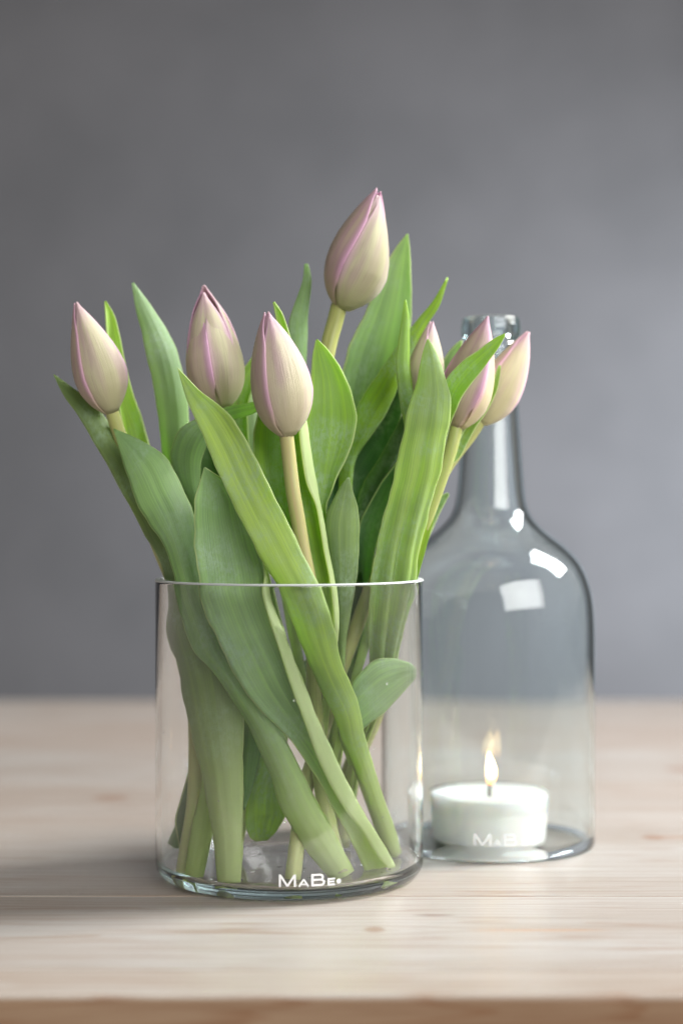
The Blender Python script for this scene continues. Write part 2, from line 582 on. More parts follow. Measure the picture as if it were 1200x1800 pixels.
def inner_of(o):
    res = []
    n = len(o)
    for i in range(n):
        a, b = np.array(o[max(0, i - 1)]), np.array(o[min(n - 1, i + 1)])
        t = (b - a) / (np.linalg.norm(b - a) + 1e-9)
        nrm = np.array([-t[1], t[0]])
        th = 0.0034
        p = np.array(o[i]) + nrm * th
        res.append((max(p[0], 0.0080), p[1]))
    return res
# the inside is smooth: use only the body, shoulder and neck rows without the collar
base_rows = [r for r in rows if r[0] > 640]
o_in = catmull([(BR, 0.0016)] + [(hw / FP * DB, H - (row - 900) / FP * DB) for row, hw in base_rows[1:]] + [(44.0 / FP * DB, H - (600 - 900) / FP * DB)], 4)
inn = [tuple(p) for p in inner_of([tuple(p) for p in o_in])][::-1]
inn = [p for p in inn if p[1] > 0.003]
lip_r = 50 / FP * DB
ri = inn[0][0]
lip = arc(lip_r - 0.0014, ztop - 0.0014, 0.0014, 0, 90, 4) + arc(ri + 0.0014, ztop - 0.0014, 0.0014, 90, 180, 4)
prof = ring + o_s + lip + inn + [(BR - 0.0034, 0.0012), (BR - 0.0027, 0.0002)]
bo = lathe_closed('bottle_body', prof, BC, M_BOTTLE, bottle, BC)
# hand-blown unevenness of the inside wall
n_in0 = len(ring) + len(o_s) + len(lip)
for i_, vtx in enumerate(bo.data.vertices):
    if i_ // SEG >= n_in0 and vtx.co.z > 0.004:
        th_ = math.atan2(vtx.co.y, vtx.co.x)
        k_ = 1 + 0.005 * math.sin(2 * th_ + 0.7) + 0.002 * math.sin(5 * th_ + 2 + vtx.co.z * 9) + 0.002 * math.sin(vtx.co.z * 60 + th_)
        vtx.co.x *= k_
        vtx.co.y *= k_

# ------------------------------------------------------------------ lettering printed on both glasses
def bar(p, q, w):
    p, q = np.array(p, float), np.array(q, float)
    t = (q - p) / np.linalg.norm(q - p)
    n = np.array([-t[1], t[0]]) * w / 2
    k = 8
    top = [p + n + (q - p) * i / k for i in range(k + 1)]
    bot = [p - n + (q - p) * i / k for i in range(k + 1)]
    V = top + bot
    F = [(i, i + 1, k + 1 + i + 1, k + 1 + i) for i in range(k)]
    return V, F
def hbar(x0, x1, y, w):
    return bar((x0, y), (x1, y), w)
def ringshape(cx, cy, rx, ry, w, a0, a1, n=18):
    V, F = [], []
    for i in range(n + 1):
        a = math.radians(a0 + (a1 - a0) * i / n)
        V.append(np.array([cx + rx * math.cos(a), cy + ry * math.sin(a)]))
        V.append(np.array([cx + (rx - w) * math.cos(a), cy + (ry - w) * math.sin(a)]))
    for i in range(n):
        F.append((2 * i, 2 * i + 2, 2 * i + 3, 2 * i + 1))
    return V, F
def glyph(ch):
    s = 0.17
    if ch == 'M':
        return [bar((0.085, 0), (0.085, 1), s), bar((0.12, 0.94), (0.70, 0.05), s), bar((0.70, 0.05), (1.28, 0.94), s), bar((1.315, 0), (1.315, 1), s)], 1.4
    if ch == 'A':
        return [bar((0.08, 0.0), (0.72, 0.98), 0.24), bar((0.72, 0.98), (1.36, 0.0), 0.24), hbar(0.35, 1.1, 0.30, 0.2)], 1.44
    if ch == 'B':
        return [bar((0.1, 0), (0.1, 1), 0.2), hbar(0.1, 0.78, 0.085, s), hbar(0.1, 0.75, 0.52, s), hbar(0.1, 0.72, 0.915, s),
                ringshape(0.72, 0.715, 0.30, 0.285, 0.17, -90, 90), ringshape(0.78, 0.30, 0.34, 0.30, 0.17, -90, 90)], 1.12
    if ch == 'E':
        return [bar((0.14, 0), (0.14, 1), 0.28), hbar(0.14, 1.15, 0.12, 0.24), hbar(0.14, 1.05, 0.5, 0.22), hbar(0.14, 1.15, 0.88, 0.24)], 1.15
    return [ringshape(0.5, 0.5, 0.5, 0.5, 0.20, 0, 360, 24), ringshape(0.5, 0.5, 0.27, 0.27, 0.26, 0, 360, 16)], 1.0
def lettering(parent, center, R, spec, z0):
    for ch, x0, x1, zoff, h in spec:
        strokes, gw = glyph(ch)
        V, F = [], []
        for li, (sv, sf) in enumerate(strokes):
            b0 = len(V)
            for p in sv:
                x = x0 + p[0] / gw * (x1 - x0)
                z = z0 + zoff + p[1] * h
                a = x / R
                rr = R + 0.00006 + 0.00001 * li
                V.append((center[0] + rr * math.sin(a), center[1] - rr * math.cos(a), center[2] + z))
            F += [tuple(b0 + i for i in ff) for ff in sf]
        mesh_obj('letter', V, F, M_PRINT, parent, origin=center, smooth=False)
lettering(vase, VC, VR, [('M', -0.0025, 0.0044, 0, 0.0050), ('A', 0.0054, 0.0097, 0, 0.0030), ('B', 0.0106, 0.0163, 0, 0.0050),
                         ('E', 0.0174, 0.0206, 0, 0.0030), ('o', 0.0212, 0.0232, 0.0005, 0.0020)], 0.0070)
lettering(bottle, BC, BR, [('M', -0.0121, -0.0040, 0, 0.0056), ('A', -0.0033, 0.0005, 0, 0.0032), ('B', 0.0014, 0.0076, 0, 0.0056),
                           ('E', 0.0098, 0.0132, 0, 0.0032), ('o', 0.0138, 0.0158, 0.0005, 0.0020)], 0.0078)

# ------------------------------------------------------------------ candle
CC = np.array([(860 - 600) / FP * 0.815, 0.075, 0.0003])
candle = empty('tealight_candle', CC, 'large white tealight candle in a clear cup, burning inside the bottle', 'candle')
CR, CH = 0.0288, 0.0238
prof = [(0, 0.0)] + [(CR - 0.004, 0.0)] + arc(CR - 0.0035, 0.0025, 0.0025, -90, 0, 5) + [(CR, CH - 0.0004)] + arc(CR - 0.0004, CH - 0.0004, 0.0004, 0, 180, 4) + [(CR - 0.0008, 0.003)] + \
       [(CR - 0.0014, 0.0014), (CR - 0.004, 0.0009), (0, 0.0009)]
prof = [(r * (0.955 + 0.045 * min(1, z / CH)) if z < CH else r, z) for r, z in prof]
lathe_closed('cup', prof, CC, M_CUP, candle, CC, True)
wr = CR - 0.00045
prof = [(0, 0.0005), (wr * 0.90, 0.0005), (wr * 0.945, 0.0012), (wr * 0.962, 0.0030), (wr * 0.985, 0.015), (wr, 0.0226), (wr - 0.0004, 0.0230), (wr - 0.0016, 0.0228), (wr - 0.004, 0.0224), (0.016, 0.0217), (0.008, 0.0212), (0.0, 0.0211)]
lathe_closed('wax', prof, CC, M_WAX, candle, CC, True)

def tube(path, radii, nseg=12, cap=True):
    path = np.asarray(path)
    n = len(path)
    T = np.gradient(path, axis=0)
    T /= np.linalg.norm(T, axis=1)[:, None] + 1e-12
    ref = np.array([0.0, 1.0, 0.0])
    V, UV = [], []
    for i in range(n):
        a = np.cross(ref, T[i])
        if np.linalg.norm(a) < 1e-4:
            a = np.array([1.0, 0, 0])
        a /= np.linalg.norm(a)
        b = np.cross(T[i], a)
        for k in range(nseg):
            ang = 2 * math.pi * k / nseg
            V.append(path[i] + radii[i] * (math.cos(ang) * a + math.sin(ang) * b))
            UV.append((abs(k / nseg - 0.5) * 2, 1 - i / (n - 1)))
    F = grid_faces(n, nseg, True)
    if cap:
        F.append(tuple(range(nseg - 1, -1, -1)))
        F.append(tuple(range((n - 1) * nseg, n * nseg)))
    return V, F, UV

wp = [CC + np.array([0, 0, 0.0205]), CC + np.array([-0.0002, 0, 0.024]), CC + np.array([0.0004, 0, 0.0278]), CC + np.array([0.0014, 0, 0.0300])]
V, F, UV = tube(catmull(wp, 4), [0.0007] * 13, 8)
mesh_obj('wick', V, F, M_WICK, candle, origin=CC)
prof = []
fl = [(r * 0.92, z * 0.86) for r, z in [(0.0, 0.0), (0.0013, 0.0012), (0.0022, 0.0034), (0.0027, 0.0060), (0.0026, 0.0090), (0.0020, 0.0130), (0.0011, 0.0165), (0.0004, 0.0188), (0.0, 0.0200)]]
V, F = [], []
fc = CC + np.array([0.0002, 0, 0.0262])
for r, z in fl:
    for k in range(16):
        a = 2 * math.pi * k / 16
        V.append((fc[0] + r * math.cos(a) + 0.0006 * math.sin(z * 260), fc[1] + r * math.sin(a), fc[2] + z))
F = grid_faces(len(fl), 16, True)
mesh_obj('flame', V, F, M_FLAME, candle, origin=CC)

# ------------------------------------------------------------------ tulips
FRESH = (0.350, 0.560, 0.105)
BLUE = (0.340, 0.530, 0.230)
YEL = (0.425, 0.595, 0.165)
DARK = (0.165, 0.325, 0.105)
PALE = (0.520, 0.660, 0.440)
OLIVE = (0.250, 0.365, 0.135)

def leaf(parent, st, tint, bul=None, n_per=5, m=15, thick=0.0007, ridge=None, base_v=0.0):
    """st, tip to base: (Lx, Ly, Rx, Ry, depth_cm, depthR-depthL_cm, bulge_cm[, Fx, Fy]); F is a lip folded over from the right edge"""
    A, B, C, BU, FO = [], [], [], [], []
    hasF = any(len(s) > 7 for s in st)
    for s in st:
        lx, ly, rx, ry, d, dd, b = s[:7]
        A.append(pt(lx, ly, d - dd / 2))
        B.append(pt(rx, ry, d + dd / 2))
        BU.append([b / 100])
        if hasF:
            if len(s) > 7:
                C.append(pt(s[7], s[8], d + dd / 2 - 0.45))
            else:
                C.append(B[-1] + np.array([0, -1e-4, 0]))
    A, B, BU = catmull(A, n_per), catmull(B, n_per), catmull(BU, n_per)
    if hasF:
        C = catmull(C, n_per)
    n = len(A)
    mid = (A + B) / 2
    T = np.gradient(mid, axis=0)
    T /= np.linalg.norm(T, axis=1)[:, None] + 1e-12
    length = np.concatenate([[0], np.cumsum(np.linalg.norm(np.diff(mid, axis=0), axis=1))])
    vv = 1 - length / length[-1]
    vv = base_v + (1 - base_v) * vv
    V, UV = [], []
    ph = rng.uniform(0, 6.28)
    mf = 5 if hasF else 0
    for i in range(n):
        side = B[i] - A[i]
        w = np.linalg.norm(side) + 1e-9
        N = np.cross(side / w, T[i])
        nn = np.linalg.norm(N)
        N = N / nn if nn > 1e-6 else np.array([0, 1.0, 0])
        wob = 0.02 * w * math.sin(ph + length[i] * 95)
        eL = w * (0.012 * math.sin(ph * 3 + length[i] * 260) + 0.007 * math.sin(ph + length[i] * 610))
        eR = w * (0.012 * math.sin(ph * 5 + length[i] * 240) + 0.007 * math.sin(ph * 2 + length[i] * 570))
        for j in range(m):
            u = j / (m - 1)
            x = 2 * u - 1
            p = A[i] + side * u + N * BU[i][0] * (1 - x * x)
            p = p + N * wob * x + side / w * (eR * max(0, x) ** 3 - eL * max(0, -x) ** 3)
            p = p + N * 0.018 * w * x * abs(x) ** 3 * math.sin(ph * 2 + length[i] * 210)
            # faint midrib and lengthwise waves
            p = p - N * np.sign(BU[i][0] + 1e-9) * 0.02 * w * math.exp(-(x / 0.10) ** 2)
            if ridge is not None:
                amp, k, r0, r1 = ridge
                g = np.clip((1 - vv[i] - r0) / (r1 - r0), 0, 1)
                p = p + N * amp / 100 * g * math.sin(k * math.pi * u + ph) * (1 - x ** 4)
            V.append(p)
            UV.append((u, vv[i]))
        if hasF:
            for j in range(1, mf + 1):
                s_ = j / mf
                p = B[i] + (C[i] - B[i]) * s_
                p = p + np.array([side[0] / w * 0.0008 * math.sin(math.pi * s_) * min(1, np.linalg.norm(C[i] - B[i]) / 0.002), 0, 0])
                V.append(p)
                UV.append((1.0 + 0.3 * s_, vv[i]))
    M = m + mf
    o = mesh_obj('leaf', V, grid_faces(n, M), M_LEAF, parent, UV, origin=parent.location)
    o.color = (*tint, 1)
    md = o.modifiers.new('thickness', 'SOLIDIFY')
    md.thickness = thick
    md.offset = 0
    md.use_even_offset = False
    return o

def stem(parent, path, r0, r1, tint=(0.40, 0.42, 0.14)):
    P = catmull([pt(*p) for p in path], 5)
    rad = np.linspace(r0, r1, len(P)) / 100
    V, F, UV = tube(P, rad, 16)
    o = mesh_obj('stem', V, F, M_STEM, parent, UV, origin=parent.location)
    o.color = (*tint, 1)
    return o

PT = np.array([0, .05, .12, .22, .35, .48, .60, .72, .82, .90, .96, 1.0])
PR = np.array([.20, .50, .73, .91, 1.0, .98, .89, .73, .55, .36, .19, .05])      # plump bud
PS = np.array([.20, .46, .70, .92, 1.0, .93, .80, .62, .44, .28, .15, .04])      # slender bud
def bud(parent, base, tip, width, d0, d1, roll, tint=(1, 1, 1), open_=0.0, lens=None, slim=0.5, twist=0.0, tints=None, spread=67):
    B, T = pt(base[0], base[1], d0), pt(tip[0], tip[1], d1)
    ax = T - B
    L = np.linalg.norm(ax)
    ax /= L
    R = width / FP * (DV + (d0 + d1) / 200) / 2
    e1 = np.array([0, -1.0, 0])
    e1 -= ax * e1.dot(ax)
    e1 /= np.linalg.norm(e1)
    e2 = np.cross(ax, e1)
    n, m = 30, 17
    PROF = PR * (1 - slim) + PS * slim
    for k in range(6):
        inner = k % 2 == 1
        phi = math.radians(roll + 60 * k)
        ln = (lens[k] if lens else (0.985 if inner else 1.0))
        alpha0 = math.radians(60 if inner else spread)
        V, UV = [], []
        ph = rng.uniform(0, 6.28)
        for i in range(n):
            t = (i / (n - 1)) ** 0.92
            r = np.interp(t, PT, PROF) * R
            # smooth the table a little
            r = 0.5 * r + 0.25 * R * (np.interp(max(0, t - .03), PT, PROF) + np.interp(min(1, t + .03), PT, PROF))
            al = alpha0 * (1 - 0.45 * np.clip((t - 0.72) / 0.28, 0, 1) ** 1.6) * (0.80 + 0.20 * min(1, t / 0.2))
            for j in range(m):
                x = 2 * j / (m - 1) - 1
                a = phi + x * al + twist * (t - 0.3)
                lift = (0.085 * abs(x) ** 6 * min(1, t * 3)) if not inner else 0.02 * abs(x) ** 4
                off = (0.035 if not inner else -0.055) - 0.03 * (1 - abs(x)) * (0 if not inner else 1)
                flare = open_ * max(0, t - 0.55) ** 2 * (1.6 if not inner else 0.6)
                wav = 0.012 * math.sin(ph + 7 * t + 3 * x)
                keel = (0.06 * math.exp(-(x / 0.16) ** 2) - 0.05 * math.exp(-((abs(x) - 0.45) / 0.22) ** 2)) * min(1, t * 4) * (1.1 - t)
                rr = r * (1 + off + lift + wav + (0.038 * x if not inner else 0.012 * x)) + R * (flare - keel * 0.6)
                zt = t * ln + (0.018 * (1 - x * x) * max(0, t - .8) * 5)
                V.append(B + ax * L * zt + rr * (math.cos(a) * e1 + math.sin(a) * e2))
                UV.append(((x + 1) / 2, t))
        o = mesh_obj('petal', V, grid_faces(n, m), M_PETAL, parent, UV, origin=parent.location)
        w_ = rng.uniform(0, 1)
        mv, ol = np.array([0.98, 0.89, 0.96]), np.array([1.02, 1.03, 0.90])
        o.color = (*(np.array(tint) * (mv * w_ + ol * (1 - w_))), 1)
        if tints and tints[k] is not None:
            o.color = (*tints[k], 1)
        md = o.modifiers.new('thickness', 'SOLIDIFY')
        md.thickness = 0.0006
        md.offset = 0

def tulip(label, base_px):
    return empty('tulip', pt(*base_px), label, 'tulip', 'tulips in the glass vase')

# --- far left tulip
t1 = tulip('tulip leaning far left, slim closed mauve bud, leftmost of the bunch', (326, 1540, -2.8))
stem(t1, [(196, 720, -1.0), (205, 748, -0.9), (216, 780, -0.8), (240, 850, -0.6), (275, 950, -0.5), (312, 1045, -0.4), (335, 1150, -0.6), (345, 1280, -1.2), (344, 1400, -1.9), (334, 1480, -2.5), (326, 1540, -2.8)], 0.30, 0.34)
bud(t1, (197, 726), (135, 535), 84, -1.0, -1.4, -95, (0.86, 0.84, 0.80), slim=1.0, twist=0.15, tints=[(0.86, 0.70, 0.72), (0.84, 0.82, 0.72), (0.86, 0.81, 0.74), (0.84, 0.82, 0.72), (0.80, 0.63, 0.70), (0.80, 0.63, 0.70)])
leaf(t1, [(184, 530, 187, 529, 0.4, 0.0, 0.0), (187, 560, 202, 556, 0.4, 0.3, .12), (190, 597, 212, 595, 0.4, 0.4, .25), (196, 640, 221, 642, 0.4, 0.5, .3), (204, 690, 234, 692, 0.3, 0.5, .3),
          (212, 727, 247, 727, 0.3, 0.4, .35), (220, 765, 260, 772, 0.3, 0.2, .35), (240, 830, 276, 830, 0.3, 0, .3), (275, 930, 305, 920, 0.2, 0, .25), (315, 1040, 338, 1035, 0.2, 0, .2), (342, 1150, 367, 1150, -.3, 0, .2),
          (354, 1300, 376, 1300, -1.5, 0, .1), (356, 1384, 378, 1384, -2.3, 0, -.1), (340, 1455, 374, 1462, -2.9, .2, -.25), (333, 1510, 364, 1515, -3.3, .2, -.25), (330, 1545, 357, 1548, -3.4, .1, -.2)], FRESH)
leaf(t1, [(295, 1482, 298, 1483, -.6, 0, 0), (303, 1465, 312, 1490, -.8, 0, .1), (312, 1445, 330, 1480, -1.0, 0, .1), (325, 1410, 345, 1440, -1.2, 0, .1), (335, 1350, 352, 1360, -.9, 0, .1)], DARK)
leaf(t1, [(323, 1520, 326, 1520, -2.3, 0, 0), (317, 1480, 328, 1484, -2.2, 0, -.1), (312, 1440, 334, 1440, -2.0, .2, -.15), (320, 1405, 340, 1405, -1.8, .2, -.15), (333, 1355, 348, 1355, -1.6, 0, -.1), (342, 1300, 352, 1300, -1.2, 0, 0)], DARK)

# --- tulip behind the long diagonal leaf
t2 = tulip('tulip with broad pale bud opening at a violet seam, second bud from left', (404, 1552, -3.9))
stem(t2, [(392, 712, -1.0), (398, 800, -0.6), (405, 900, -0.8), (405, 1000, -1.2), (400, 1100, -1.8), (398, 1200, -2.3), (398, 1300, -2.6), (400, 1400, -3.2), (404, 1500, -3.8), (404, 1552, -4.0)], 0.31, 0.36)
bud(t2, (388, 719), (358, 508), 96, -1.0, -0.6, -64, (1.0, 0.97, 0.95), 0.12, [.85, .95, .88, 1.0, 1.02, .98], slim=0.0, twist=-0.08, spread=62, tints=[(1.0, 0.83, 0.92), (1.02, 0.98, 0.90), (1.02, 0.98, 0.90), (1.02, 0.98, 0.90), (1.02, 0.98, 0.90), (0.80, 0.63, 0.70)])
leaf(t2, [(95, 659, 96, 659, -.3, 0, 0), (112, 694, 128, 682, -.4, .1, -.05), (134, 725, 157, 703, -.5, .2, -.12), (156, 760, 184, 733, -.6, .2, -.2), (197, 831, 244, 815, -.9, .2, -.3), (247, 924, 305, 905, -1.2, .0, -.35),
          (291, 1010, 368, 1000, -1.7, -1.2, -.4), (296, 1107, 402, 1090, -2.2, -1.2, -.45), (321, 1194, 423, 1180, -2.7, -.9, -.45), (337, 1281, 429, 1270, -3.0, -.5, -.45), (360, 1371, 428, 1371, -3.5, -.2, -.4),
          (380, 1488, 427, 1488, -4.2, 0, -.3), (385, 1557, 423, 1557, -4.45, 0, -.25)], OLIVE)
leaf(t2, [(232, 498, 235, 497, 1.0, 0, 0), (240, 545, 264, 536, 1.0, .2, -.1), (250, 585, 290, 576, 1.0, .3, -.2), (257, 620, 309, 614, 1.0, .4, -.3), (268, 668, 322, 660, 1.0, .4, -.3), (277, 718, 330, 715, 1.0, .3, -.3),
          (282, 762, 332, 760, 1.0, .2, -.3), (287, 800, 334, 800, 1.0, 0, -.3), (300, 860, 340, 860, 1.0, 0, -.3), (322, 960, 355, 960, .8, 0, -.2), (350, 1060, 380, 1060, .4, 0, -.2), (375, 1200, 400, 1200, -.5, 0, -.2), (385, 1350, 408, 1350, -1.6, 0, -.2), (390, 1520, 410, 1520, -2.6, 0, -.2)], BLUE)
leaf(t2, [(474, 700, 474, 704, -2.6, 0, 0), (448, 706, 451, 724, -2.2, .1, -.05), (420, 711, 429, 732, -1.8, .1, -.05), (392, 718, 411, 738, -1.6, .2, -.1), (340, 738, 378, 757, -1.4, .3, -.2), (312, 762, 364, 780, -1.4, .3, -.3),
          (301, 800, 356, 800, -1.4, .2, -.35), (307, 835, 352, 828, -1.4, .1, -.3), (325, 870, 353, 866, -1.4, 0, -.25), (342, 905, 365, 900, -1.4, 0, -.2), (372, 1000, 392, 1000, -1.5, 0, -.1), (390, 1150, 408, 1150, -2.0, 0, -.1)], BLUE)
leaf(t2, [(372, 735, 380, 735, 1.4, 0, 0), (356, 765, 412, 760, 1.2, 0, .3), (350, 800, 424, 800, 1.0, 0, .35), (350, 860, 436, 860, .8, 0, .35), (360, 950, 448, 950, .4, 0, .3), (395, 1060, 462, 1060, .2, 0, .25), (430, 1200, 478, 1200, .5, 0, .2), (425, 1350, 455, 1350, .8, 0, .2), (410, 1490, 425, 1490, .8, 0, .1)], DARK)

# --- front centre tulip
t3 = tulip('front tulip with plump dusty pink bud on tall bare stem, centre of bunch', (694, 1500, 1.0))
stem(t3, [(503, 760, -4.6), (509, 815, -4.5), (515, 865, -4.5), (523, 910, -4.4), (531, 960, -4.3), (541, 1010, -4.2), (555, 1080, -4.0), (570, 1150, -3.4), (590, 1225, -2.6), (614, 1290, -1.8), (642, 1370, -.7), (674, 1455, .6), (694, 1502, 1.3)], 0.29, 0.36, (0.46, 0.40, 0.20))
bud(t3, (506, 766), (470, 552), 99, -4.6, -4.8, -88, (0.90, 0.84, 0.83), 0.02, [1.0, .97, .985, .99, 1.0, .97], slim=0.35, twist=0.1, tints=[(0.78, 0.66, 0.66), None, (0.88, 0.79, 0.80), None, None, None])
leaf(t3, [(312, 647, 313, 647, -4.4, 0, 0), (325, 692, 350, 685, -4.5, 0, .05), (345, 740, 396, 722, -4.6, -.1, .12), (369, 795, 430, 768, -4.8, -.2, .15), (392, 850, 458, 824, -5.0, -.2, .12), (419, 905, 487, 880, -5.1, -.1, .05),
          (440, 946, 511, 930, -5.15, 0, -.05), (463, 989, 537, 982, -5.2, 0, -.15), (489, 1032, 559, 1028, -5.1, 0, -.25), (510, 1082, 579, 1080, -4.9, 0, -.3), (522, 1118, 588, 1115, -4.6, 0, -.3), (541, 1160, 595, 1156, -4.2, .1, -.3),
          (562, 1212, 613, 1200, -3.5, .1, -.3), (586, 1255, 630, 1246, -2.9, .1, -.3), (599, 1295, 639, 1292, -2.3, 0, -.3), (621, 1348, 655, 1345, -1.4, 0, -.28), (639, 1398, 671, 1396, -.6, 0, -.26), (660, 1455, 693, 1453, .4, 0, -.24), (684, 1508, 707, 1498, 1.1, 0, -.2)], YEL)
leaf(t3, [(480, 531, 482, 531, -3.4, 0, 0), (485, 555, 496, 553, -3.5, 0, .1), (490, 590, 509, 592, -3.6, 0, .15), (494, 640, 521, 640, -3.7, 0, .2), (498, 700, 531, 700, -3.7, 0, .3, 524, 700), (503, 752, 539, 748, -3.7, 0, .35, 525, 752),
          (510, 805, 548, 805, -3.7, 0, .35, 531, 806), (516, 850, 556, 853, -3.7, 0, .35, 539, 850), (523, 890, 563, 892, -3.7, 0, .35, 555, 888), (530, 930, 570, 928, -3.8, 0, .35, 563, 930), (538, 970, 576, 967, -3.8, 0, .35, 569, 968),
          (546, 1015, 585, 1012, -3.8, 0, .3, 578, 1013), (554, 1060, 592, 1060, -3.7, 0, .3, 583, 1060), (565, 1105, 593, 1105, -3.4, 0, .2, 586, 1105), (575, 1145, 589, 1145, -3.0, 0, .1), (585, 1200, 598, 1200, -2.4, 0, .1)], FRESH)
leaf(t3, [(472, 655, 478, 655, -2.6, 0, 0), (456, 715, 508, 715, -2.7, 0, .25), (446, 772, 516, 770, -2.8, 0, .35), (447, 820, 518, 820, -2.8, 0, .35), (455, 870, 520, 870, -2.8, 0, .35), (472, 910, 524, 910, -2.8, 0, .3), (490, 960, 528, 960, -2.9, 0, .25), (508, 1030, 540, 1030, -3.0, 0, .2), (535, 1110, 562, 1110, -2.9, 0, .2), (560, 1190, 584, 1190, -2.8, 0, .1), (584, 1250, 604, 1250, -2.3, 0, .05), (606, 1310, 620, 1310, -1.6, 0, 0)], FRESH)
leaf(t3, [(734, 1180, 735, 1186, -.5, 0, 0), (716, 1167, 727, 1197, -.8, .1, -.08), (690, 1160, 706, 1219, -1.1, .2, -.15), (664, 1161, 680, 1245, -1.5, .2, -.2), (638, 1178, 656, 1266, -1.8, .2, -.25), (616, 1206, 636, 1281, -2.0, .2, -.25), (600, 1240, 622, 1292, -2.0, .1, -.2), (596, 1290, 618, 1310, -1.7, 0, -.15), (612, 1340, 628, 1345, -1.2, 0, -.1)], BLUE)

# --- tallest tulip
t4 = tulip('tallest tulip, its mauve and olive bud rising above all the leaves', (600, 1535, -3.3))
stem(t4, [(596, 536, 0.3), (588, 568, 0.3), (578, 605, 0.2), (566, 670, 0.0), (558, 760, -.2), (555, 950, -.6), (552, 1150, -1.2), (556, 1300, -2.2), (575, 1440, -3.0), (600, 1533, -3.4)], 0.36, 0.34, (0.30, 0.32, 0.09))
bud(t4, (601, 543), (665, 336), 104, 0.3, -0.2, -82, (0.80, 0.71, 0.71), 0.06, [1.0, .95, .95, .985, .97, .98], slim=0.55, twist=0.6, spread=62, tints=[(0.80, 0.63, 0.70), (0.84, 0.82, 0.72), (0.84, 0.82, 0.72), (1.05, 0.78, 0.92), (1.05, 0.78, 0.92), (0.80, 0.63, 0.70)])
leaf(t4, [(200, 755, 201, 754, -2.0, 0, 0), (213, 798, 243, 773, -2.2, .2, -.12), (227, 845, 291, 803, -2.4, .3, -.25), (242, 885, 319, 857, -2.6, .3, -.35), (264, 924, 340, 902, -2.8, .2, -.4), (289, 957, 350, 965, -3.0, 0, -.38),
          (306, 1010, 362, 1020, -3.2, 0, -.35), (318, 1065, 388, 1080, -3.5, -.1, -.35), (342, 1138, 424, 1150, -3.8, -.2, -.35), (379, 1183, 448, 1200, -4.0, -.2, -.35), (411, 1231, 472, 1245, -4.1, -.1, -.38), (440, 1279, 500, 1295, -4.1, 0, -.4),
          (476, 1361, 532, 1362, -4.0, 0, -.42), (492, 1412, 557, 1410, -3.9, 0, -.4), (534, 1487, 594, 1477, -3.6, 0, -.36), (581, 1546, 620, 1530, -3.35, 0, -.28)], BLUE)
leaf(t4, [(555, 598, 558, 596, -2.2, 0, 0), (550, 624, 580, 620, -2.2, .1, .1), (547, 665, 607, 663, -2.3, .2, .22), (542, 710, 622, 707, -2.4, .3, .3), (538, 750, 626, 750, -2.4, .3, .35), (541, 790, 614, 795, -2.4, .2, .35), (548, 830, 595, 831, -2.4, .1, .3),
          (556, 866, 582, 866, -2.4, 0, .2), (562, 895, 573, 897, -2.4, 0, .1), (570, 950, 584, 950, -2.3, 0, .1), (576, 1020, 590, 1020, -2.2, 0, .1), (574, 1150, 588, 1150, -2.0, 0, .1), (566, 1250, 578, 1250, -1.8, 0, .05), (560, 1330, 571, 1330, -2.2, 0, 0)], FRESH)
leaf(t4, [(715, 411, 717, 411, 1.6, 0, 0), (698, 433, 720, 442, 1.6, .1, .08), (678, 466, 722, 490, 1.6, .3, .2), (660, 512, 723, 540, 1.6, .5, .3), (640, 553, 722, 592, 1.6, .6, .4), (617, 603, 716, 645, 1.6, .6, .5), (602, 655, 702, 695, 1.6, .6, .5), (596, 725, 682, 745, 1.6, .4, .45), (598, 800, 665, 805, 1.7, .2, .4),
          (602, 900, 655, 900, 1.8, 0, .35), (608, 1000, 650, 1000, 2.0, 0, .3), (606, 1120, 645, 1120, 2.2, 0, .25), (603, 1200, 625, 1210, 2.2, 0, .2), (585, 1300, 605, 1300, 2.0, 0, .15), (570, 1420, 590, 1420, 1.5, 0, .1)], BLUE)
leaf(t4, [(535, 464, 541, 464, .8, 0, 0), (533, 492, 546, 490, .8, .1, -.1), (523, 522, 544, 518, .8, .3, -.2), (512, 550, 540, 550, .8, .5, -.3), (507, 575, 540, 580, .8, .5, -.3), (507, 610, 539, 612, .8, .5, -.3), (505, 650, 536, 650, .7, .4, -.25), (506, 720, 536, 720, .5, .2, -.2), (516, 850, 542, 850, .4, 0, -.2), (530, 1000, 555, 1000, 0, 0, -.2), (540, 1150, 558, 1150, -.6, 0, -.15), (548, 1250, 562, 1250, -1.4, 0, -.1), (556, 1330, 568, 1330, -2.0, 0, 0)], BLUE)
leaf(t4, [(482, 588, 486, 590, .4, 0, 0), (464, 604, 486, 620, .2, 0, .1), (440, 632, 472, 652, .1, 0, .2), (421, 665, 450, 674, 0, 0, .25), (416, 710, 436, 710, 0, 0, .2), (414, 760, 436, 760, 0, 0, .2), (425, 860, 446, 860, 0, 0, .2), (450, 1000, 470, 1000, 0, 0, .2), (490, 1150, 508, 1150, -.6, 0, .15), (520, 1230, 536, 1230, -1.2, 0, .1), (548, 1310, 560, 1310, -2.0, 0, 0)], FRESH)
leaf(t4, [(432, 655, 440, 655, .9, 0, 0), (404, 705, 458, 695, .9, 0, -.2), (402, 745, 464, 742, .8, 0, -.3), (412, 790, 466, 800, .7, 0, -.3), (430, 840, 474, 850, .6, 0, -.3), (452, 910, 494, 910, .5, 0, -.3), (484, 1010, 512, 1010, .3, 0, -.2), (513, 1150, 530, 1150, 0, 0, -.1), (535, 1240, 548, 1240, -.9, 0, -.1), (552, 1320, 562, 1320, -1.6, 0, 0)], PALE)

